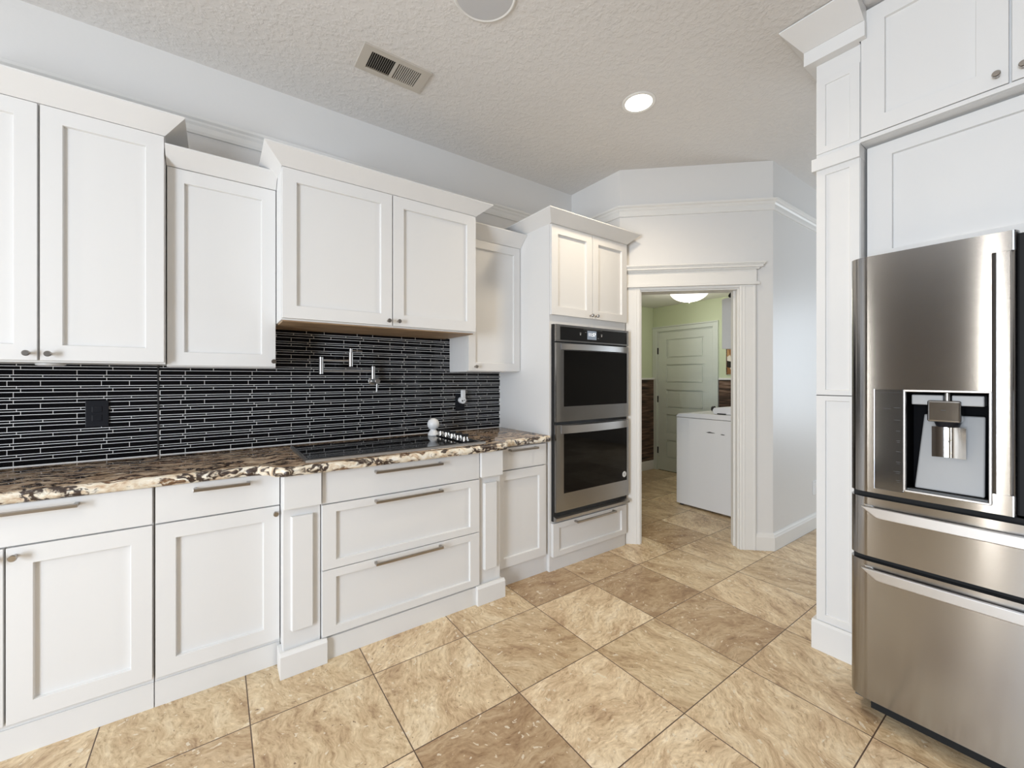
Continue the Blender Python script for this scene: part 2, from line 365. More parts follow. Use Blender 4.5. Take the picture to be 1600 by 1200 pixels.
# back wall (behind the camera) with patio door and two added slots for fridge streaks
mb = MB(); mb.box(-3.1, -3.0, -3.6, -0.88, 0, H); mb.box(-3.1, -3.0, 0.28, 0.56, 0, H); mb.box(-3.1, -3.0, 0.68, 1.73, 0, H); mb.box(-3.1, -3.0, 1.83, 2.70, 0, H); mb.box(-3.1, -3.0, 1.73, 1.83, 0, 0.2); mb.box(-3.1, -3.0, 1.73, 1.83, 2.4, H)
mb.box(-3.1, -3.0, -0.88, 0.28, 2.2, H); mb.box(-3.1, -3.0, -0.88, 0.28, 0, 0.3); mb.box(-3.1, -3.0, 0.56, 0.68, 2.4, H); mb.box(-3.1, -3.0, 0.56, 0.68, 0, 0.2)
struct(mb, 'wall_back', 'taupe_wall')
mb = MB(); mb.box(-3.0, 6.6, -3.6, -3.5, 0, H)
struct(mb, 'wall_front', 'taupe_wall')
def wframe(name, fr, u0, u1, z0, z1, o, d, bars):
    mb = MB()
    w = .05 if u1 - u0 > .3 else .008; rframe(mb, fr, u0, u1, z0, z1, w, w, w, w, o, o + d)
    for b in bars: bx(mb, fr, b - .02, b + .02, o, o + d, z0 + .05, z1 - .05)
    struct(mb, name, 'window_frame_white')
wframe('window_1', 'R', -0.88, 0.28, 0.3, 2.2, -3.09, 0.05, [-0.3])
wframe('added_slot_frame_right', 'R', 0.56, 0.68, 0.2, 2.4, -3.09, 0.05, [])  # frame round the added slot of the right-hand streak light
wframe('added_slot_frame_left', 'R', 1.73, 1.83, 0.2, 2.4, -3.09, 0.05, [])  # frame round the added slot of the left-hand streak light
wframe('window_3', 'R', -0.95, 0.35, 0.6, 2.3, 6.54, 0.05, [-0.3])

# laundry room
struct(MB().prism([(2.71, 3.64), (5.1, 3.64), (5.1, 1.505), (3.56, 1.505), AW(LEN - .02, 0.125), AW(0.03, 0.125), (2.71, 2.3)], 2.30, 2.38), 'ceiling_laundry', 'trim_white')
struct(MB().box(2.59, 5.2, 3.64, 3.74, 0, 2.38), 'wall_laundry_left', 'laundry_green')
struct(MB().box(2.59, 2.71, 2.82, 3.64, 0, 2.38), 'wall_laundry_side', 'laundry_green')
mb = MB(); mb.box(5.1, 5.2, 1.505, 2.75, 0, 2.38); mb.box(5.1, 5.2, 3.57, 3.64, 0, 2.38); mb.box(5.1, 5.2, 2.75, 3.57, 1.95, 2.38)
struct(mb, 'wall_laundry_end', 'laundry_green')
# plank wainscot with cap rail
mb = MB(); mb.box(2.72, 5.08, 3.62, 3.64, 0.13, 1.275); mb.box(5.085, 5.1, 1.51, 2.68, 0.13, 1.275)
struct(mb, 'trim_wainscot', 'rustic_planks')
mb = MB(); mb.box(2.72, 5.08, 3.60, 3.64, 1.275, 1.30); mb.box(5.07, 5.1, 1.51, 2.68, 1.275, 1.30)
struct(mb, 'trim_wainscot_cap', 'trim_white', bevel=0.004)
mb = MB(); mb.box(2.72, 5.08, 3.615, 3.64, 0, 0.13); mb.box(5.08, 5.1, 1.51, 2.68, 0, 0.13)
struct(mb, 'baseboard_laundry', 'trim_white', bevel=0.004)
# laundry door: five-panel slab in its casing
d1 = MB().box(5.120, 5.15, 2.77, 3.555, 0.008, 1.935).build('door_1', 'laundry_white'); d1['kind'] = 'structure'
PZ = [(1.572, 1.832), (1.23, 1.483), (0.885, 1.135), (0.535, 0.796), (0.19, 0.44)]
mb = MB()
zs = [0.008] + [z for a, b in reversed(PZ) for z in (a, b)] + [1.935]
for i in range(0, len(zs), 2): mb.box(5.105, 5.1199, 2.889, 3.429, zs[i], zs[i + 1])
mb.box(5.105, 5.1199, 2.77, 2.889, 0.008, 1.935); mb.box(5.105, 5.1199, 3.429, 3.555, 0.008, 1.935)
for a, b in PZ:
    for (y0, y1, z0, z1) in ((2.909, 3.409, a + .018, b - .018),):
        mb.box(5.1085, 5.1199, y0, y1, z0, z1)
mb.build('door_panels', 'laundry_white', d1)
for z in (0.28, 1.0, 1.68):
    MB().box(5.094, 5.112, 3.555, 3.569, z - .045, z + .045).build('door_hinge', 'hinge_dark', d1, label='dark metal door hinge')
mb = MB(); rframe(mb, 'R', 2.702, 3.638, 0, 2.003, 0.053, 0.068, 0, 0.053, 5.080, 5.0995)
rframe(mb, 'R', 2.685, 3.638, 0, 2.02, 0.016, 0.0, 0, 0.016, 5.068, 5.0995)
rframe(mb, 'R', 2.7525, 3.5685, 0, 1.949, 0.016, 0.012, 0, 0.012, 5.1005, 5.2)
struct(mb, 'trim_door_casing', 'laundry_white', bevel=0.002)
mb = MB(); mb.box(5.105, 5.19, 2.77, 3.555, 0, 0.007); struct(mb, 'trim_threshold', 'hinge_dark')

# wide opening from kitchen to laundry: jamb lining, casing, header
mb = MB(); awbox(mb, 0.1555, 0.165, -0.004, 0.124, 0, 1.974); awbox(mb, 0.872, 0.8825, -0.004, 0.124, 0, 1.974); awbox(mb, 0.1555, 0.8825, -0.004, 0.124, 1.974, 1.9845)
for s in ((0.1651, 0.175), (0.862, 0.8719)): awbox(mb, *s, 0.045, 0.08, 0, 1.9738)
struct(mb, 'trim_opening_jamb', 'trim_white', bevel=0.002)
mb = MB()
for s0, s1 in ((0.035, 0.154), (0.883, 1.0)):
    awbox(mb, s0, s1, -0.018, -0.0002, 0, 2.0045)
    for k in ((0.1, 0.28, 0.9) if s0 > .5 else (0.9, 0.72, 0.1)):
        a = s0 + (s1 - s0) * k; awbox(mb, a - .005, a + .005, -0.0205, -0.0181, 0, 2.0)
struct(mb, 'trim_opening_casing', 'trim_white', bevel=0.002)
mb = MB()
awbox(mb, 0.154, 0.883, -0.014, -0.0002, 1.985, 2.0045); awbox(mb, 0.02, 1.02, -0.034, -0.0002, 2.005, 2.024); awbox(mb, 0.03, 1.003, -0.022, -0.0002, 2.0241, 2.1199)
prof = [(0.022, 2.120), (0.030, 2.128), (0.034, 2.134), (0.050, 2.150), (0.056, 2.158), (0.062, 2.160), (0.062, 2.170)]
for (a, z0), (b, z1) in zip(prof, prof[1:]):
    if z1 > z0 + 1e-5: awbox(mb, 0.03 , 1.003 + (b - .014), -b, 0, z0, z1)
struct(mb, 'trim_opening_header', 'trim_white', bevel=0.0015)
# picture rail running round the room at 2.6 m
RP = [(0.010, 2.566), (0.014, 2.580), (0.014, 2.606), (0.022, 2.616), (0.024, 2.626), (0.036, 2.634), (0.040, 2.646)]
def rail_run(path, name):
    """path = polyline on the wall face in plan; profile grows to its right-hand side"""
    mb = MB(); n = len(path); offs = []
    for i in range(n):
        p = Vector(path[i]).to_2d(); 
        d1_ = (Vector(path[i]) - Vector(path[i - 1])).normalized() if i else None
        d2_ = (Vector(path[i + 1]) - Vector(path[i])).normalized() if i < n - 1 else None
        n1_ = Vector((d1_.y, -d1_.x)) if d1_ else Vector((d2_.y, -d2_.x)); n2_ = Vector((d2_.y, -d2_.x)) if d2_ else n1_
        b = (n1_ + n2_).normalized(); offs.append((p, b / b.dot(n1_)))
    prof = [(0, RP[0][1])] + RP + [(0, RP[-1][1])]
    rings = [[mb.bm.verts.new((p.x + b.x * o, p.y + b.y * o, z)) for o, z in prof] for p, b in offs]
    for a, b in zip(rings, rings[1:]):
        for i in range(len(prof)): 
            j = (i + 1) % len(prof); mb.bm.faces.new((a[i], a[j], b[j], b[i]))
    mb.bm.faces.new(rings[0]); mb.bm.faces.new(rings[-1])
    struct(mb, name, 'trim_white')
rail_run([(-3.0, YW), (2.59, YW), (2.59, 2.155), (3.411, 1.385), (6.48, 1.385)], 'trim_picture_rail')
def bb(path, name):
    global RP
    keep = RP; RP = [(0.016, 0.0), (0.016, 0.098), (0.012, 0.108), (0.010, 0.116), (0.006, 0.124), (0.004, 0.130)]
    rail_run(path, name); RP = keep
v0 = P + U * 1.001; bb([(v0.x, v0.y), (3.411, 1.385), (6.48, 1.385)], 'baseboard_hall')
# ------------------------------------------------------------ counter, backsplash
front = [(-1.9, 2.11), (0.10, 2.11), (0.150, 2.10), (0.185, 2.07), (0.205, 2.02), (0.235, 2.0), (1.36, 2.0), (1.405, 2.01), (1.425, 2.05), (1.46, 2.082), (1.808, 2.085)]
pts = []
for (a, b), (c, d) in zip(front, front[1:]):
    n = max(1, int(math.hypot(c - a, d - b) / 0.008))
    for k in range(n): pts.append((a + (c - a) * k / n, b + (d - b) * k / n))
pts.append(front[-1])
mb = MB(); rings = []
zz = [0.875, 0.881, 0.889, 0.898, 0.906, 0.912, 0.915]
base_in = [0.006, 0.0, -0.003, -0.003, 0.0, 0.006, 0.014]
for i, (x, y) in enumerate(pts):
    ring = []
    for k, z in enumerate(zz):
        nz = noise.noise(Vector((x * 38, y * 38, z * 60))) * 0.007 + noise.noise(Vector((x * 120, 3, z * 160))) * 0.003
        if k in (0, 6): nz *= 0.4
        ring.append(mb.bm.verts.new((x, y + base_in[k] + nz, z)))
    rings.append(ring)
for a, b in zip(rings, rings[1:]):
    for k in range(len(zz) - 1): mb.bm.faces.new((a[k], b[k], b[k + 1], a[k + 1])).material_index = 1
bt = [mb.bm.verts.new((x, 2.687, 0.915)) for x, _ in pts]; bb_ = [mb.bm.verts.new((x, 2.687, 0.875)) for x, _ in pts]
for i in range(len(pts) - 1):
    mb.bm.faces.new((rings[i][-1], rings[i + 1][-1], bt[i + 1], bt[i])); mb.bm.faces.new((rings[i][0], rings[i + 1][0], bb_[i + 1], bb_[i]))
    mb.bm.faces.new((bt[i], bt[i + 1], bb_[i + 1], bb_[i]))
for e in (0, -1): mb.bm.faces.new(rings[e] + [bt[e], bb_[e]])
o = mb.build('countertop', ['granite', 'granite_edge'], smooth=True, angle=50)
tag(o, 'polished cream and dark brown granite countertop with rough chipped front edge', 'countertop')

mb = MB(); mb.mi = 0; mb.box(-1.9, 1.808, 2.6895, 2.70, 0.9155, 1.372); mb.box(0.256, 1.372, 2.6895, 2.70, 1.372, 1.592)
mb.mi = 1; PER = 0.0986; g = 0.0026; z = 1.187; rows = []
ROW = [(0.0207, (-.728, -.631)), (0.0082, (-.701, -.506)), (0.0126, (-.689, -.593)), (0.0207, (-.710, -.518)), (0.0082, (-.720, -.624)), (0.0126, (-.710, -.518))]
ztop = 1.187 + PER * 5
while ztop > 0.93:
    z = ztop
    for h, js in ROW: rows.append((z - h, z, js)); z -= h + g
    ztop -= PER
for z0, z1, js in rows:
    z0c = max(z0, 0.918)
    if z1 < 0.921 or z1 > 1.596: continue
    z1 = min(z1, 1.588)
    cuts = sorted(j + 0.29 * k for j in js for k in range(-6, 12))
    for a, b in zip(cuts, cuts[1:]):
        for (lo, hi) in ((-1.9, -0.2385), (-0.2315, 1.806)):
            if z1 > 1.372: lo, hi = max(lo, 0.258), min(hi, 1.37)
            x0, x1 = max(a + .0015, lo), min(b - .0015, hi)
            if x1 - x0 > 0.004: mb.box(x0, x1, 2.688, 2.6905, z0c, z1)
mb.mi = 2; mb.box(-0.2385, -0.2315, 2.6865, 2.6905, 0.916, 1.372)
mb.mi = 0; mb.box(0.258, 1.37, 2.686, 2.69, 1.586, 1.592)
o = mb.build('backsplash', ['grout_white', 'tile_black', 'black_matte'])
tag(o, 'black glass strip mosaic backsplash with white grout above the countertop', 'backsplash')

# ------------------------------------------------------------ upper cabinets
def cab(name, label, fr, u0, u1, of, ob, z0, z1, group=None, cat='cabinet', under=None):
    group = group or ('wall cabinets along the left wall' if fr == 'L' else 'cabinets over the refrigerator')
    c = (u0 + u1) / 2; loc = (c, (of + ob) / 2, z0) if fr == 'L' else ((of + ob) / 2, c, z0)
    t = thing(name, loc, label, cat, group)
    mb = MB(); bx(mb, fr, u0, u1, of, ob, z0, z1); mb.build('body', 'cabinet_white', t)
    return t
G = 0.0018
def door(t, fr, u0, u1, z0, z1, of, kn=None, st=0.062, rail=None, th=0.02, rec=0.014, gap=G, name='door'):
    d = panel_door(fr, u0 + gap, u1 - gap, z0, z1, of, st, th, rec, rail).build(name, 'cabinet_white', t, bevel=0.0012)
    if kn: knob(fr, kn[0], of, kn[1], d)
    return d
def drawer(t, fr, u0, u1, z0, z1, of, hd=None, flat=True, st=0.062, rail=None, th=0.02):
    mb = slab(fr, u0 + G, u1 - G, z0, z1, of, th) if flat else panel_door(fr, u0 + G, u1 - G, z0, z1, of, st, th, 0.013, rail)
    d = mb.build('drawer', 'cabinet_white', t, bevel=0.0012)
    if hd: bar_handle(fr, hd[0], hd[1], of, hd[2], d)
    return d

t = cab('wall_cabinet', 'tall white two-door wall cabinet at the left end, knobs at the lower corners', 'L', -0.960, -0.189, 2.441, 2.699, 1.362, 2.388)
door(t, 'L', -0.958, -0.575, 1.370, 2.386, 2.42, (-0.600, 1.397)); door(t, 'L', -0.571, -0.190, 1.370, 2.386, 2.42, (-0.542, 1.396))
crown('L', -0.960, -0.189, 2.42, 2.699, 2.388, 2.462, 0, 0.075, 0.075, t)
lp = MB(); lp.lathe((-0.575, 2.58, 1.3615), (0, 0, -1), [(0, 0.045), (0.006, 0.045), (0.010, 0.036), (0.010, 0)], 28)
tag(lp.build('puck_light', 'plastic_white', smooth=True), 'small white round puck light under the leftmost wall cabinet', 'light')

t = cab('wall_cabinet', 'single-door white wall cabinet set back, left of the cooktop cabinet', 'L', -0.187, 0.252, 2.481, 2.699, 1.352, 2.275)
door(t, 'L', -0.186, 0.252, 1.358, 2.272, 2.46, (0.239, 1.385))
crown('L', -0.187, 0.252, 2.46, 2.699, 2.275, 2.345, 0, 0, 0.072, t)

t = cab('wall_cabinet', 'wide white two-door wall cabinet above the cooktop, deepest of the row', 'L', 0.254, 1.333, 2.271, 2.699, 1.582, 2.318)
door(t, 'L', 0.255, 0.795, 1.590, 2.316, 2.25, (0.769, 1.614)); door(t, 'L', 0.797, 1.332, 1.590, 2.316, 2.25, (0.826, 1.615))
MB().box(0.262, 1.325, 2.275, 2.698, 1.576, 1.5818).build('bottom_panel', 'raw_wood', t, label='bare brown wood underside')
crown('L', 0.254, 1.333, 2.25, 2.699, 2.318, 2.386, 0.078, 0.078, 0.078, t)

t = cab('wall_cabinet', 'narrow white single-door wall cabinet between cooktop cabinet and oven tower', 'L', 1.372, 1.808, 2.441, 2.699, 1.342, 2.243)
door(t, 'L', 1.373, 1.807, 1.348, 2.241, 2.42, (1.423, 1.377), st=0.055)
crown('L', 1.334, 1.808, 2.42, 2.699, 2.243, 2.325, 0, 0, 0.078, t)
MB().box(1.334, 1.372, 2.445, 2.699, 1.59, 2.243).build('filler', 'cabinet_white', t)

# ------------------------------------------------------------ base cabinets
def base(label, u0, u1, of, toe, z1=0.874, group=None):
    t = thing('base_cabinet', ((u0 + u1) / 2, (of + 2.69) / 2, 0), label, 'cabinet', 'base cabinets under the countertop')
    MB().box(u0, u1, of + 0.0205, 2.69, 0.10, z1).build('body', 'cabinet_white', t)
    MB().box(u0, u1 if toe < 2.12 or toe > 2.14 else u1, toe, 2.69, 0, 0.0998).build('toe_kick', 'cabinet_white', t)
    return t
t = base('white base cabinet at the left end with one wide drawer above two doors', -0.972, -0.201, 2.13, 2.145)
drawer(t, 'L', -0.972, -0.202, 0.728, 0.872, 2.13, (-0.763, -0.402, 0.846))
door(t, 'L', -0.972, -0.583, 0.122, 0.722, 2.13, (-0.608, 0.692), gap=0.002); door(t, 'L', -0.581, -0.202, 0.122, 0.722, 2.13, (-0.557, 0.694), gap=0.002)
t = base('white base cabinet with one drawer above a single door, left of the left pilaster', -0.198, 0.235, 2.13, 2.145)
drawer(t, 'L', -0.196, 0.234, 0.728, 0.872, 2.13, (-0.077, 0.119, 0.846)); door(t, 'L', -0.196, 0.234, 0.120, 0.722, 2.13, (0.216, 0.694))
t = base('wide white three-drawer base cabinet under the cooktop', 0.391, 1.229, 2.035, 2.043)
drawer(t, 'L', 0.391, 1.229, 0.722, 0.873, 2.037, (0.627, 0.985, 0.842))
drawer(t, 'L', 0.391, 1.229, 0.418, 0.717, 2.035, (0.627, 0.985, 0.698), flat=False, rail=0.038, st=0.060)
drawer(t, 'L', 0.391, 1.229, 0.112, 0.414, 2.035, (0.627, 0.985, 0.397), flat=False, rail=0.038, st=0.060)
t = base('narrow white base cabinet with one drawer above a door, beside the oven tower', 1.383, 1.785, 2.10, 2.125)
drawer(t, 'L', 1.383, 1.784, 0.728, 0.866, 2.10, (1.475, 1.693, 0.850)); door(t, 'L', 1.383, 1.784, 0.124, 0.722, 2.10, st=0.058)
MB().box(1.785, 1.8085, 2.125, 2.68, 0, 0.874).build('filler', 'cabinet_white', t)
def pilaster(label, u0, u1, p0, p1):
    t = thing('pilaster', ((u0 + u1) / 2, 2.3, 0), label, 'pilaster', 'pilasters beside the cooktop drawers')
    MB().box(u0, u1, 2.052, 2.68, 0.10, 0.874).build('shaft', 'cabinet_white', t, bevel=0.0015)
    MB().box(u0, u1, 2.020, 2.0515, 0.728, 0.874).build('capital_block', 'cabinet_white', t, bevel=0.002)
    c = (u0 + u1) / 2; w = (u1 - u0) * 0.27
    MB().prism([(c - w - .006, 2.052), (c - w, 2.034), (c + w, 2.034), (c + w + .006, 2.052)], 0.185, 0.688).build('raised_panel', 'cabinet_white', t, bevel=0.0015)
    MB().prism([(2.0425, 0), (2.018, 0), (2.018, 0.096), (2.030, 0.108), (2.0425, 0.108)], p0, p1, 'x').box(p0 if p0 < 1 else u0, u1 if p0 < 1 else p1, 2.0427, 2.124, 0, 0.0995).build('plinth', 'cabinet_white', t, bevel=0.0015)
    return t
pilaster('white panelled pilaster left of the cooktop drawers', 0.2365, 0.387, 0.222, 0.412)
pilaster('white panelled pilaster right of the cooktop drawers', 1.233, 1.380, 1.207, 1.397)

# ------------------------------------------------------------ oven tower and double oven
t = thing('oven_tower_cabinet', (2.2, 2.4, 0), 'tall white cabinet that houses the double wall oven', 'cabinet')
mb = MB(); TX0, TX1, TF = 1.810, 2.586, 2.10
mb.box(TX0, TX0 + 0.018, TF, 2.699, 0, 2.332); mb.box(TX1 - 0.004, TX1, TF, 2.699, 0, 2.332)
mb.box(TX0 + .018, TX1 - .004, TF, 2.66, 1.662, 2.332); mb.box(TX0 + .018, TX1 - .004, TF, 2.66, 0, 0.335); mb.box(TX0 + .018, TX1 - .004, 2.66, 2.699, 0, 2.332)
mb.build('body', 'cabinet_white', t)
door(t, 'L', 1.812, 2.203, 1.725, 2.328, 2.08, (2.178, 1.745), st=0.058); door(t, 'L', 2.205, 2.585, 1.725, 2.328, 2.08, (2.232, 1.745), st=0.058)
drawer(t, 'L', 1.826, 2.580, 0.098, 0.322, 2.08, (2.02, 2.425, 0.306), flat=False, rail=0.036, st=0.055)
crown('L', TX0, TX1, 2.08, 2.699, 2.332, 2.402, 0.078, 0.062, 0.078, t)

t = thing('double_wall_oven', (2.2, 2.3, 0.335), 'stainless double wall oven with black glass doors and clock display', 'oven')
OX0, OX1 = 1.836, 2.578
MB().box(1.8305, 2.581, 2.082, 2.64, 0.336, 1.661).build('casing', 'black_matte', t)
mb = MB(); F = 2.060
mb.box(OX0, OX1, F, 2.082, 1.645, 1.660); mb.box(OX0, OX1, F, 2.082, 1.545, 1.556); mb.box(OX0, OX0 + 0.036, F, 2.082, 1.556, 1.645); mb.box(OX1 - 0.022, OX1, F, 2.082, 1.556, 1.645)
cp = mb.build('control_panel', 'steel', t, bevel=0.001)
MB().box(OX0 + 0.036, OX1 - 0.022, F + 0.004, 2.082, 1.556, 1.645).build('panel_glass', 'black_gloss', cp)
cx = 2.185
MB().box(cx - 0.052, cx + 0.040, F + 0.0025, F + 0.0045, 1.572, 1.634).build('display', 'display_blue', cp, label='lit clock display reading 11:57')
MB().add_mesh(text_mesh('11:57', 0.034), MY(cx - 0.006, F + 0.0020, 1.606)).build('clock_digits', 'display_text', cp)
mb = MB()
for x in (cx - 0.12, cx + 0.095):
    mb.box(x - .008, x + .008, F + .003, F + .0045, 1.612, 1.615); mb.box(x - .005, x + .005, F + .003, F + .0045, 1.598, 1.608)
mb.box(cx + 0.052, cx + 0.066, F + .003, F + .0045, 1.583, 1.585); mb.box(cx - 0.075, cx - 0.062, F + .003, F + .0045, 1.62, 1.622); mb.box(cx - 0.09, cx + 0.10, F + .003, F + .0045, 1.6392, 1.6402)
mb.build('touch_marks', 'marking_grey', cp)
for k, (z0, z1, g0, g1) in enumerate(((1.005, 1.536, 1.106, 1.487), (0.402, 0.985, 0.520, 0.922))):
    mb = MB(); a, b = OX0, OX1; ga, gb = 1.905, 2.557
    mb.box(a, ga, F, 2.0815, z0, z1); mb.box(gb, b, F, 2.0815, z0, z1); mb.box(ga, gb, F, 2.0815, z0, g0); mb.box(ga, gb, F, 2.0815, g1, z1)
    dr = mb.build('oven_door', 'steel', t)
    MB().box(ga, gb, F + 0.002, 2.0815, g0, g1).build('door_glass', 'oven_glass', dr, label='black glass window')
    # bowed flat handle along the top
    hb = MB(); n = 16; z0h, z1h = g1 + 0.004, z1 - 0.006
    fr_, bk = [], []
    for i in range(n + 1):
        u = i / n; x = a + 0.045 + (b - a - 0.06) * u; w = math.sin(math.pi * u) ** 0.5 * 0.030 + 0.006
        fr_.append((x, F - w))
    hb.prism(fr_ + [(x, y + 0.007) for x, y in reversed(fr_)], z0h, z1h)
    hb.build('handle', 'steel_satin', dr, smooth=True, angle=30)
mb = MB(); mb.prism([(2.066, 0.336), (2.052, 0.345), (2.052, 0.362), (2.082, 0.372), (2.082, 0.336)], 1.832, 2.580, 'x'); mb.build('lower_trim', 'steel_satin', t)
st = MB(); st.lathe((2.530, F + 0.002, 0.566), (0, -1, 0), [(0, 0.022), (0.0008, 0.022), (0.0008, 0)], 28)
st = st.build('sticker', 'plastic_white', dr, label='round white sticker with a dark curled arrow mark')
mb = MB(); mb.add_mesh(text_mesh('G', 0.024), MY(2.530, F + 0.0008, 0.566)); mb.build('sticker_mark', 'marking_dark', st)

# ------------------------------------------------------------ cooktop and things on it
t = thing('cooktop', (0.8, 2.3, 0.915), 'black glass electric cooktop set into the granite with knobs at its right end', 'cooktop')
MB().box(0.345, 1.268, 2.082, 2.545, 0.9152, 0.922).build('glass_top', 'black_gloss', t, bevel=0.001)
mb = MB(); mb.prism([(2.056, 0.9152), (2.060, 0.926), (2.080, 0.928), (2.084, 0.9152)], 0.328, 1.285, 'x')
mb.prism([(0.328, 0.9152), (0.330, 0.925), (0.344, 0.925), (0.346, 0.9152)], 2.07, 2.548, 'y'); mb.prism([(1.267, 0.9152), (1.269, 0.924), (1.283, 0.924), (1.285, 0.9152)], 2.07, 2.548, 'y')
mb.build('edge_trim', 'steel_satin', t, label='brushed steel edge strip')
for cx_, cy_, r in ((0.53, 2.21, .09), (0.53, 2.43, .07), (0.80, 2.32, .13), (1.05, 2.20, .075), (1.04, 2.44, .09)):
    n = 48; mb = MB()
    for k in range(n):
        a0, a1 = 2 * math.pi * k / n, 2 * math.pi * (k + 1) / n
        mb.face([(cx_ + rr_ * math.cos(a_), cy_ + rr_ * math.sin(a_), 0.9223) for rr_, a_ in ((r, a0), (r, a1), (r - .0015, a1), (r - .0015, a0))])
    mb.build('burner_ring', 'dark_grey_plastic', t, solid=False)
MB().box(1.165, 1.245, 2.12, 2.535, 0.922, 0.930).build('knob_plate', 'black_gloss', t, bevel=0.002)
for k in range(5):
    y = 2.165 + k * 0.080
    mb = MB(); mb.mi = 0; mb.lathe((1.205, y, 0.930), (0, 0, 1), [(0, 0.024), (0.004, 0.024), (0.005, 0.019), (0.020, 0.018)], 24)
    mb.mi = 1; mb.lathe((1.205, y, 0.950), (0, 0, 1), [(0, 0.0185), (0.003, 0.0185), (0.004, 0.016), (0.004, 0)], 24)
    mb.mi = 2; mb.box(1.183, 1.227, y - 0.005, y + 0.005, 0.953, 0.966)
    mb.build('knob', ['chrome', 'black_matte', 'black_matte'], t, smooth=True)
t = thing('ball_camera', (1.16, 2.51, 0.9222), 'white ball on a small white flared foot standing on the cooktop', 'gadget')
MB().lathe((1.16, 2.51, 0.9223), (0, 0, 1), [(0, 0), (0, 0.034), (0.004, 0.036), (0.016, 0.034), (0.028, 0.026), (0.036, 0.020), (0.040, 0.020)], 32).build('foot', 'plastic_white', t, smooth=True)
R_ = 0.039
MB().lathe((1.16, 2.51, 0.957), (0, 0, 1), [(R_ - R_ * math.cos(math.pi * k / 20), R_ * math.sin(math.pi * k / 20)) for k in range(21)], 36).build('ball', 'plastic_white', t, smooth=True)

# pot filler
t = thing('pot_filler', (0.82, 2.60, 1.27), 'brushed nickel folding pot filler tap on the tiled wall over the cooktop', 'tap')
MB().lathe((0.815, 2.6875, 1.280), (0, -1, 0), [(0, 0.026), (0.006, 0.026), (0.009, 0.020), (0.010, 0.012), (0.075, 0.011)], 24).build('wall_flange', 'steel_satin', t, smooth=True)
mb = MB(); mb.lathe((0.815, 2.622, 1.280), (0, -1, 0), [(0, 0.016), (0.05, 0.016), (0.052, 0.014), (0.052, 0)], 24).build('valve', 'steel_satin', t, smooth=True)
MB().tube([(0.815, 2.585, 1.272), (0.812, 2.585, 1.213)], 0.0045).build('valve_lever', 'steel_satin', t, smooth=True)
def post(x, y, z0, z1, r=0.012): return MB().lathe((x, y, z0), (0, 0, 1), [(0, r - .001), (.001, r), (z1 - z0 - .001, r), (z1 - z0, r - .001)], 20)
post(0.806, 2.635, 1.292, 1.374).build('joint', 'steel_satin', t, smooth=True)
post(0.487, 2.555, 1.322, 1.420).build('joint', 'steel_satin', t, smooth=True)
post(0.640, 2.515, 1.366, 1.448).build('joint', 'steel_satin', t, smooth=True)
MB().tube([(0.806, 2.635, 1.345), (0.487, 2.555, 1.339)], 0.0055).build('arm', 'steel_satin', t, smooth=True)
MB().tube([(0.487, 2.555, 1.400), (0.640, 2.515, 1.402)], 0.0055).build('arm', 'steel_satin', t, smooth=True)
post(0.640, 2.515, 1.448, 1.473, 0.009).build('spout_valve', 'steel_satin', t, smooth=True)
MB().tube([(0.646, 2.515, 1.460), (0.705, 2.52, 1.459)], 0.0035).build('spout_lever', 'steel_satin', t, smooth=True)

# outlets and the plug-in camera
def outlet(fr, u, o, z, w, h, mt, name, label, face='plastic_white'):
    loc = pt(fr, u, o, z - h / 2); t = thing(name, loc, label, 'outlet', 'wall outlets')
    mb = MB(); bx(mb, fr, u - w / 2, u + w / 2, o - 0.006, o, z - h / 2, z + h / 2); mb.build('plate', mt, t, bevel=0.002)
    for dz in (-0.02, 0.02):
        mb = MB(); bx(mb, fr, u - 0.017, u + 0.017, o - 0.0085, o - 0.005, z + dz - 0.014, z + dz + 0.014); mb.build('socket', mt, t, bevel=0.003)
    return t
outlet('L', -0.451, 2.6878, 1.134, 0.078, 0.122, 'black_plastic', 'wall_outlet', 'black outlet cover on the mosaic wall left of the dark joint')
outlet('L', 1.452, 2.6878, 1.125, 0.075, 0.122, 'black_plastic', 'wall_outlet', 'black outlet right of the cooktop with a white camera plugged in')
outlet('L', 4.22, 1.3845, 0.350, 0.075, 0.120, 'plastic_white', 'wall_outlet', 'white outlet low on the hall wall beside the fridge pilaster')
t = thing('plug_in_camera', (1.452, 2.66, 1.11), 'small white plug-in camera with a round face on the black outlet', 'gadget')
MB().lathe((1.455, 2.679, 1.138), (0, -1, 0), [(0, 0.022), (0.03, 0.025), (0.038, 0.025), (0.041, 0.021), (0.041, 0)], 28).build('round_face', 'plastic_white', t, smooth=True)
MB().box(1.447, 1.479, 2.645, 2.668, 1.15, 1.212).build('arm', 'plastic_white', t, bevel=0.005)
mb = MB(); mb.lathe((1.448, 2.638, 1.134), (0, -1, 0), [(0, 0.006), (0.001, 0.006), (0.001, 0)], 14); mb.lathe((1.464, 2.638, 1.138), (0, -1, 0), [(0, 0.004), (0.001, 0.004), (0.001, 0)], 14)
mb.build('lens', 'marking_dark', t)

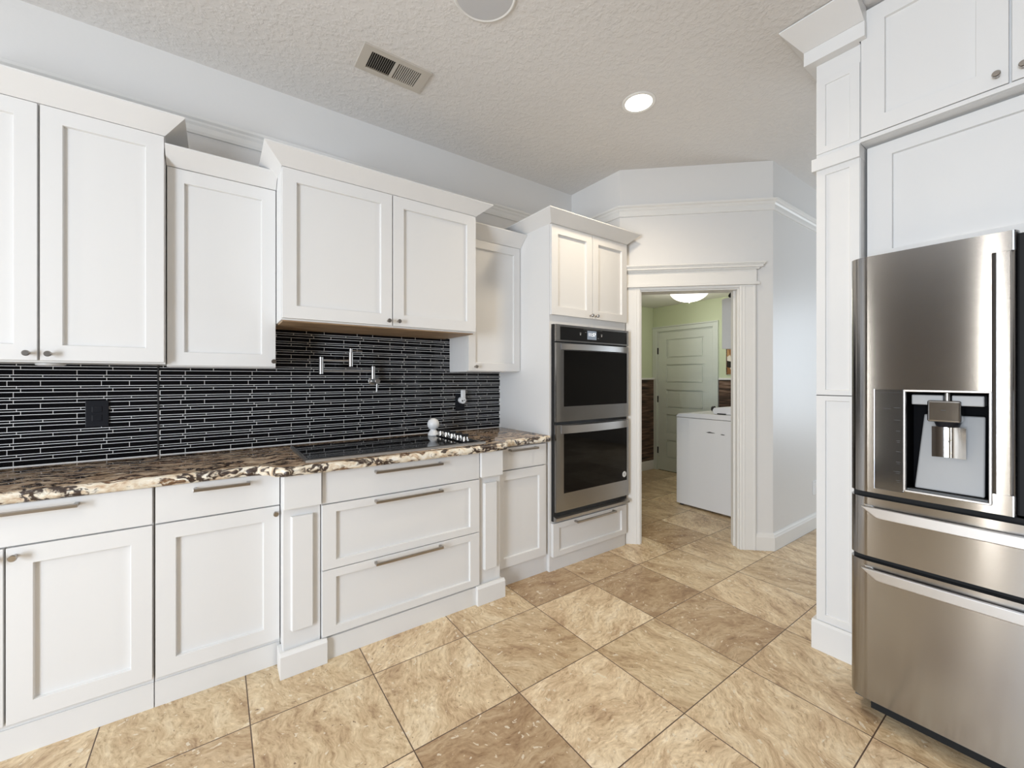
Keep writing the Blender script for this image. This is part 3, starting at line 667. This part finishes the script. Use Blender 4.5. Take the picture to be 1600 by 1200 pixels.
# ------------------------------------------------------------ ceiling fixtures
t = thing('ceiling_vent', (0.765, 2.143, 2.93), 'cream metal air register with two banks of louvres in the ceiling', 'vent')
VX0, VX1, VY0, VY1 = 0.588, 0.940, 2.050, 2.238
mb = MB()
mb.box(VX0, VX0 + .045, VY0, VY1, 2.930, 2.9398); mb.box(VX1 - .045, VX1, VY0, VY1, 2.930, 2.9398)
for a, b in ((VX0 + .045, 0.756), (0.772, VX1 - .045)): mb.box(a, b, VY0, VY0 + .032, 2.930, 2.9398); mb.box(a, b, VY1 - .032, VY1, 2.930, 2.9398)
mb.box(0.756, 0.772, VY0, VY1, 2.930, 2.9398)
MAT['vent_paint'] = mat('vent_paint', (0.55, 0.51, 0.45), 0.45)
mb.build('frame', 'vent_paint', t)
MB().box(VX0 + .046, VX1 - .046, VY0 + .033, VY1 - .033, 2.9389, 2.9396).build('duct_opening', 'gap_black', t)
for bank, (x0, x1, tilt) in enumerate(((0.637, 0.752, -0.0036), (0.776, 0.891, 0.0030))):
    mb = MB()
    for k in range(11):
        x = x0 + (x1 - x0) * (k + 0.5) / 11
        mb.prism([(x - tilt * .5 - .0006, 2.9385), (x - tilt * .5 + .0006, 2.9385), (x + tilt * .5 + .0006, 2.931), (x + tilt * .5 - .0006, 2.931)], VY0 + .032, VY1 - .032, 'y')
    mb.build('louvre_bank', 'vent_paint', t)
t = thing('ceiling_speaker', (0.93, 1.50, 2.93), 'round off-white in-ceiling speaker grille at the top of the photo', 'speaker')
MB().lathe((0.93, 1.50, 2.9399), (0, 0, -1), [(0, 0.137), (0.006, 0.137), (0.009, 0.131), (0.0065, 0.124)], 56, False).build('rim', 'trim_white', t, smooth=True)
MB().lathe((0.93, 1.50, 2.9399), (0, 0, -1), [(0, 0.124), (0.006, 0.124), (0.006, 0)], 56).build('grille', 'cloudy_grey', t)
t = thing('recessed_downlight', (2.045, 1.56, 2.93), 'lit round recessed downlight in the textured kitchen ceiling', 'light')
MB().lathe((2.045, 1.56, 2.9399), (0, 0, -1), [(0, 0.098), (0.003, 0.098), (0.006, 0.092), (0.0035, 0.078)], 48, False).build('trim_ring', 'trim_white', t, smooth=True)
MB().lathe((2.045, 1.56, 2.9399), (0, 0, -1), [(0, 0.078), (0.003, 0.078), (0.003, 0)], 48).build('lens', 'lamp_glow', t)
def spot(loc, power, col, size=0.08, ang=150, blend=1.0):
    l = bpy.data.lights.new('downlight_and_fill_beam', 'SPOT'); l.energy = power; l.color = col; l.spot_size = math.radians(ang); l.spot_blend = blend; l.shadow_soft_size = size
    o = bpy.data.objects.new('downlight_and_fill_beam', l); C.objects.link(o); o.location = loc; return o
spot((2.045, 1.56, 2.92), 75, (1.0, 0.84, 0.62))
# added unseen fill spots under the ceiling, to brighten the room
for x, y in ((-0.9, 0.4), (0.9, -0.9), (-0.9, -2.2), (0.6, 0.9)):
    spot((x, y, 2.92), 20, (1.0, 0.88, 0.70))

# ------------------------------------------------------------ fridge wall: pilaster, cabinets
t = thing('refrigerator_pilaster', (2.7, 0.68, 0), 'tall white panelled pilaster with cornice beside the refrigerator', 'pilaster')
PY0, PY1 = 0.596, 0.764; PX = 2.352
MB().box(PX, 3.048, PY0, PY1, 0, 2.7998).build('shaft', 'cabinet_white', t, bevel=0.0015)
# framed panels on the shaft face
for z0, z1 in ((0.175, 1.192), (1.243, 2.262), (2.398, 2.690)):
    d = panel_door('R', PY0 + 0.002, PY1 - 0.002, z0 - 0.028, z1 + 0.028, PX - 0.0072, 0.036, 0.007, 0.0062, 0.028, 0.002)
    d.build('framed_panel', 'cabinet_white', t, bevel=0.0008)
MB().box(PX - 0.020, 3.04, PY0 - .001, PY1 + 0.014, 2.290, 2.3485).build('rail_block', 'cabinet_white', t, bevel=0.0015)
MB().prism([(3.04, 0), (2.335, 0), (2.335, 0.128), (2.343, 0.139), (3.04, 0.139)], PY0 - .010, PY1 + 0.016, 'y').build('plinth', 'cabinet_white', t, bevel=0.0015)
MB().prism([(2.305, 0.570), (2.336, 0.570), (2.336, 0.5965), (3.04, 0.5965), (3.04, 0.801), (2.305, 0.801)], 2.800, 2.866).build('frieze_block', 'cabinet_white', t, bevel=0.0015)
crown('R', 0.572, 0.801, 2.305, 2.336, 2.866, 2.936, 0, 0.055, 0.135, t)
crown('R', 0.598, 0.801, 2.3365, 3.04, 2.866, 2.936, 0, 0.055, 0.0, t)
UX = 2.337
t = cab('over_refrigerator_cabinet', 'white double-door cabinet at the ceiling above the refrigerator', 'R', -0.36, 0.594, UX + 0.021, 3.048, 2.350, 2.93)
door(t, 'R', 0.167, 0.593, 2.372, 2.925, UX, (0.196, 2.408), st=0.08, rail=0.07); door(t, 'R', -0.245, 0.163, 2.372, 2.925, UX, (0.134, 2.408), st=0.08, rail=0.07)
MB().box(UX, UX + .02, -0.36, -0.25, 2.372, 2.925).build('filler', 'cabinet_white', t)
MB().box(UX, UX + .0205, -0.36, 0.594, 2.3505, 2.368).build('light_rail', 'cabinet_white', t, bevel=0.001)
LX = 2.405
t = cab('over_refrigerator_cabinet', 'white panelled lift-up cabinet directly over the refrigerator top', 'R', -0.36, 0.590, LX + 0.021, 3.048, 1.81, 2.349)
door(t, 'R', -0.36, 0.588, 1.812, 2.340, LX, st=0.085, rail=0.056)

# ------------------------------------------------------------ refrigerator
t = thing('refrigerator', (2.5, 0.1, 0), 'stainless French-door refrigerator with water dispenser and two bottom drawers', 'refrigerator')
FX = 2.02
MB().box(2.156, 2.98, -0.345, 0.545, 0.035, 1.735).box(2.085, 2.156, -0.345, 0.175, 0.035, 1.735).box(2.085, 2.156, 0.395, 0.545, 0.035, 1.735).box(2.085, 2.156, 0.175, 0.395, 0.035, 0.888).box(2.085, 2.156, 0.175, 0.395, 1.260, 1.735).build('cabinet_shell', 'dark_grey_plastic', t)
MB().box(2.10, 2.90, -0.30, 0.50, 0.0, 0.035).build('base_grille', 'gap_black', t)
for y in (0.47, -0.34): MB().box(2.086, 2.13, y, y + .07, 1.735, 1.755).build('hinge_cover', 'dark_grey_plastic', t, bevel=0.004)
def curve_left(y0, y1, n=12):    # from flat front at y0 round to the side at y1
    out = []
    for k in range(n + 1):
        a = math.pi / 2 * k / n; out.append((FX + (1 - math.cos(a)) * 0.050 * 0.9, y0 + (y1 - y0) * math.sin(a)))
    return out
DB = 2.083
def col(mb, poly, z0, z1): mb.prism(poly, z0, z1)
def flatcol(mb, y0, y1, z0, z1): mb.box(FX, DB, y0, y1, z0, z1)
# left door, split round the dispenser opening
DL0, DL1 = 0.866, 1.762; OZ0, OZ1 = 0.892, 1.256; OY0, OY1 = 0.181, 0.389
mb = MB()
c = curve_left(0.492, 0.550); col(mb, [(DB, 0.492)] + c + [(DB, 0.550)], DL0, DL1)
flatcol(mb, 0.472, 0.492, DL0, DL1); flatcol(mb, 0.389, 0.472, DL0, 0.884); flatcol(mb, 0.389, 0.472, 1.258, DL1)
mb.box(FX + 0.004, DB, 0.389, 0.472, 0.884, 1.258)
flatcol(mb, OY0, OY1, DL0, OZ0); flatcol(mb, OY0, OY1, OZ1, DL1)
# right-hand edge with long pocket grip
def edge(mb, s, y0, y1, z0, z1, pocket):
    n = 24; pr = []
    for k in range(n + 1):
        u = k / n; y = y0 + (y1 - y0) * u
        d = (0.006 * max(0, min(1, u / 0.15, (0.85 - u) / 0.12)) if pocket else 0.0) + (0.022 * max(0, (u - 0.82) / 0.18) ** 2)
        pr.append((FX + d, y))
    mb.prism([(DB, y0)] + pr + [(DB, y1)], z0, z1)
edge(mb, 1, OY0, 0.126, 0.93, 1.70, True); edge(mb, 1, OY0, 0.126, DL0, 0.93, False); edge(mb, 1, OY0, 0.126, 1.70, DL1, False)
dl = mb.build('door', 'steel', t, smooth=True, angle=28)
# control strip left of the dispenser
MAT['dark_mirror'] = mat('dark_mirror', (0.13, 0.128, 0.125), 0.10, 0.8)
mb = MB(); mb.box(FX + 0.001, FX + 0.0045, 0.391, 0.4705, 0.886, 1.2565); cs = mb.build('control_strip', 'dark_mirror', dl, label='dark mirrored touch strip with small printed functions')
mb = MB()
def mark(*a): MB().box(FX + 0.0005, FX + 0.0009, *a).build('printed_mark', 'marking_dark', cs)
for z in (1.19, 1.145, 1.105, 1.07, 1.03, 0.992, 0.957, 0.925):
    w = random.choice((0.012, 0.018, 0.022)); mark(0.398, 0.398 + w, z, z + 0.0018)
    if random.random() < .6: mark(0.400, 0.400 + w * .6, z - .006, z - 0.0045)
mark(0.425, 0.445, 1.186, 1.1875); mark(0.396, 0.465, 1.246, 1.2465)
mb.bm.free()
# dispenser frame, cavity, chute, spout, paddle
mb = MB(); a = 0.006
mb.box(FX - 0.004, FX + 0.012, OY0 - 0.002, OY0 + a, OZ0, OZ1); mb.box(FX - 0.004, FX + 0.012, OY1 - a, OY1 + 0.002, OZ0, OZ1)
mb.box(FX - 0.004, FX + 0.012, OY0, OY1, OZ0 - 0.002, OZ0 + a); mb.box(FX - 0.004, FX + 0.012, OY0, OY1, OZ1 - a, OZ1 + 0.002)
fr_ = mb.build('dispenser_frame', 'steel_satin', dl, bevel=0.002)
mb = MB(); CX = FX + 0.125
mb.box(CX, CX + 0.004, OY0, OY1, OZ0, OZ1); mb.box(FX + .005, CX, OY0, OY0 + .004, OZ0, OZ1); mb.box(FX + .005, CX, OY1 - .004, OY1, OZ0, OZ1); mb.box(FX + .005, CX, OY0, OY1, OZ0, OZ0 + .004); mb.box(FX + .005, CX, OY0, OY1, OZ1 - .004, OZ1)
mb.build('dispenser_cavity', 'cavity_black', dl)
mb = MB(); v = [(FX + 0.030, 0.366, 0.905), (FX + 0.030, 0.198, 0.905), (FX + 0.085, 0.202, 1.168), (FX + 0.085, 0.350, 1.168)]
lo = [mb.bm.verts.new(p) for p in v]; hi = [mb.bm.verts.new((p[0] + 0.010, p[1], p[2])) for p in v]
mb.bm.faces.new(lo); mb.bm.faces.new(hi[::-1])
for i in range(4): mb.bm.faces.new((lo[i], lo[(i + 1) % 4], hi[(i + 1) % 4], hi[i]))
mb.build('back_panel', 'grey_plastic', dl, bevel=0.004)
mb = MB(); mb.box(FX + 0.02, FX + 0.09, 0.198, 0.272, 1.205, 1.240); mb.box(FX + 0.02, FX + 0.09, 0.292, 0.372, 1.205, 1.240); mb.build('top_housing', 'grey_plastic', dl, bevel=0.003)
MB().lathe((FX + 0.018, 0.282, 1.222), (0, 0, 1), [(0, 0.007), (0.026, 0.007)], 16).build('water_nozzle', 'steel_satin', dl, smooth=True)
sb = MB(); sb.box(FX + 0.004, FX + 0.07, 0.248, 0.330, 1.148, 1.222); sb = sb.build('ice_chute', 'steel', dl, bevel=0.006, seg=3)
MB().box(FX + 0.0032, FX + 0.0042, 0.283, 0.295, 1.188, 1.190).build('printed_mark', 'marking_dark', sb)
MB().lathe((FX + 0.045, 0.285, 1.148), (0, 0, -1), [(0, 0.034), (0.018, 0.028), (0.018, 0)], 24).build('chute_mouth', 'black_plastic', dl, smooth=True)
mb = MB(); n = 10; fr2 = []
for k in range(n + 1):
    u = k / n; fr2.append((FX + 0.030 + 0.012 * math.sin(math.pi * u), 0.240 + 0.082 * u))
mb.prism(fr2 + [(x + .004, y) for x, y in reversed(fr2)], 1.024, 1.130); pdl = mb.build('paddle', 'chrome', dl, smooth=True)
mb = MB()
for yy, r in ((0.285, 0.008), (0.278, 0.005)):
    for k in range(24):
        a0, a1 = 2 * math.pi * k / 24, 2 * math.pi * (k + 1) / 24
        mb.face([(FX + 0.0385, yy + q * math.cos(aa), 1.084 + (0.285 - yy) * -0.5 + q * math.sin(aa)) for q, aa in ((r, a0), (r, a1), (r - .001, a1), (r - .001, a0))])
mb.build('ice_mark', 'marking_dark', pdl, solid=False)
MB().box(FX + 0.012, FX + 0.035, 0.190, 0.382, 0.896, 0.902).build('drip_tray', 'dark_grey_plastic', dl)
# right door (only its edge shows)
mb = MB(); mb.box(FX, DB, -0.30, 0.06, DL0, DL1); edge(mb, 1, 0.06, 0.114, 0.93, 1.70, True); edge(mb, 1, 0.06, 0.114, DL0, 0.93, False); edge(mb, 1, 0.06, 0.114, 1.70, DL1, False)
mb.prism([(DB, -0.30), (FX, -0.30), (FX + .006, -0.32), (FX + .02, -0.336), (FX + .045, -0.35), (DB, -0.35)], DL0, DL1)
mb.build('door', 'steel', t, smooth=True, angle=28)
# drawers with long inset bar grips
for z0, z1, hz in ((0.622, 0.845, 0.795), (0.075, 0.602, 0.562)):
    mb = MB(); c = curve_left(0.492, 0.550); mb.prism([(DB, 0.492)] + c + [(DB, 0.550)], z0, z1)
    mb.box(FX, DB, -0.30, 0.492, z0, z1); mb.prism([(DB, -0.30), (FX, -0.30), (FX + .006, -0.32), (FX + .02, -0.336), (FX + .045, -0.35), (DB, -0.35)], z0, z1)
    dw = mb.build('drawer', 'steel', t, smooth=True, angle=28)
    h = MB(); a, b = hz - 0.019, hz + 0.019
    yl, yr = 0.507, -0.307
    h.prism([(yl, b), (yl - .008, b - .008), (yl - .045, a + .002), (yl - .060, a), (yr + .060, a), (yr + .045, a + .002), (yr, b)], FX - 0.026, FX - 0.012, 'x')
    h.prism([(yl - .004, b + .004), (yl - .05, a - .003), (yl - .062, a - .003), (yl - .03, b + .004)], FX - .006, FX + .001, 'x')
    h = h.build('handle', 'steel_satin', dw, bevel=0.003)
    for yy in (0.44, 0.10, -0.24): MB().box(FX - 0.012, FX, yy - 0.02, yy + 0.02, hz - 0.008, hz + 0.008).build('handle_mount', 'black_matte', dw)
MB().box(2.05, 2.086, -0.34, 0.54, 0.60, 0.624).build('door_gasket', 'gap_black', t)
MB().box(2.05, 2.086, -0.34, 0.54, 0.844, 0.868).build('door_gasket', 'gap_black', t)
MB().box(2.05, 2.086, 0.105, 0.135, 0.86, 1.755).build('door_gasket', 'gap_black', t)

# ------------------------------------------------------------ laundry room contents
t = thing('washing_machine', (4.2, 2.13, 0), 'white washing machine with dark scuffs on its side, seen through the doorway', 'washing machine')
MB().box(3.862, 4.545, 1.80, 2.478, 0.018, 0.897).build('body', 'appliance_white', t, bevel=0.006)
mb = MB(); mb.prism([(1.80, 0.901), (2.478, 0.901), (2.478, 0.915), (2.455, 0.935), (2.30, 0.948), (1.80, 0.952)], 3.860, 4.547, 'x'); mb.build('top_panel', 'appliance_white', t, bevel=0.004)
mb = MB(); mb.prism([(1.60, 0.90), (1.60, 1.06), (1.75, 1.052), (2.105, 1.012), (2.120, 0.985), (2.105, 0.953), (1.80, 0.953), (1.80, 0.90)], 3.90, 4.51, 'x'); mb.build('console', 'appliance_white', t, bevel=0.004)
MB().lathe((3.93, 2.112, 1.0), (0, 1, 0), [(0, 0.026), (0.022, 0.026), (0.026, 0.02), (0.026, 0)], 24).build('dial', 'black_matte', t, smooth=True)
MB().box(3.875, 3.90, 1.985, 2.06, 0.9535, 0.962).build('lid_latch', 'black_matte', t)
mb = MB()
def scuff(y0, y1, z, th):
    n = 8; up = [(y0 + (y1 - y0) * k / n, z + th * math.sin(math.pi * k / n) * random.uniform(.5, 1) + .002 * k / n) for k in range(n + 1)]
    dn = [(y, z - th * 0.5 * math.sin(math.pi * k / n) * random.uniform(.4, 1)) for k, (y, _) in enumerate(up)]
    mb.prism(up + dn[::-1][1:-1], 3.8612, 3.8622, 'x')
scuff(2.070, 2.160, 0.771, 0.010); scuff(1.975, 2.020, 0.764, 0.008)
mb.build('scuff', 'marking_dark', t, solid=True)
for x in (3.90, 4.50):
    for y in (1.84, 2.44): MB().lathe((x, y, 0), (0, 0, 1), [(0, 0.02), (0.018, 0.018)], 12).build('foot', 'black_matte', t)
t = thing('laundry_cabinet', (4.45, 1.77, 1.573), 'white wall cabinet in the laundry above the washing machine', 'cabinet')
MB().box(3.90, 5.05, 1.507, 2.005, 1.573, 2.05).build('body', 'cabinet_white', t, bevel=0.001)
for k in range(3):
    door_u0 = 3.902 + k * 0.383
    mbd = MB(); mbd.box(door_u0, door_u0 + 0.379, 2.0055, 2.026, 1.576, 2.047); mbd.build('door', 'cabinet_white', t, bevel=0.001)
mb = MB(); mb.prism([(1.62, 2.051), (1.97, 2.051), (1.99, 2.075), (1.96, 2.115), (1.90, 2.14), (1.62, 2.15)], 3.93, 4.3, 'x')
tag(mb.build('bag', 'black_matte', bevel=0.01), 'black rounded bag lying on top of the laundry wall cabinet', 'bag')
t = thing('wall_picture', (5.09, 2.45, 1.35), 'small brown collage picture on the green laundry wall beside the door', 'picture')
MB().box(5.080, 5.0995, 2.32, 2.578, 1.345, 1.66).build('board', 'picture_collage', t)
mb = MB(); mb.box(5.076, 5.0996, 2.575, 2.585, 1.340, 1.665); mb.box(5.076, 5.0996, 2.313, 2.323, 1.340, 1.665); mb.build('frame', 'rustic_planks', t)
t = thing('flush_dome_light', (4.33, 2.61, 2.15), 'lit white glass dome ceiling light in the laundry room', 'light')
LC = (4.30, 2.60)
MB().lathe((*LC, 2.2998), (0, 0, -1), [(0, 0.20), (0.02, 0.20), (0.025, 0.19)], 40).build('base_ring', 'nickel', t, smooth=True)
MB().lathe((*LC, 2.276), (0, 0, -1), [(0.125 * math.sin(math.pi / 2 * k / 12), 0.205 * math.cos(math.pi / 2 * k / 12)) for k in range(13)], 40).build('glass_dome', 'dome_glow', t, smooth=True)
MB().lathe((*LC, 2.152), (0, 0, -1), [(0, 0.012), (0.006, 0.014), (0.014, 0.006), (0.018, 0)], 16).build('finial', 'nickel', t, smooth=True)
l = bpy.data.lights.new('laundry_bulb', 'POINT'); l.energy = 9; l.color = (1, 0.95, 0.82); l.shadow_soft_size = 0.15
o = bpy.data.objects.new('laundry_bulb', l); C.objects.link(o); o.location = (*LC, 2.02)

for o in bpy.data.objects:
    if '_w' in o: del o['_w']
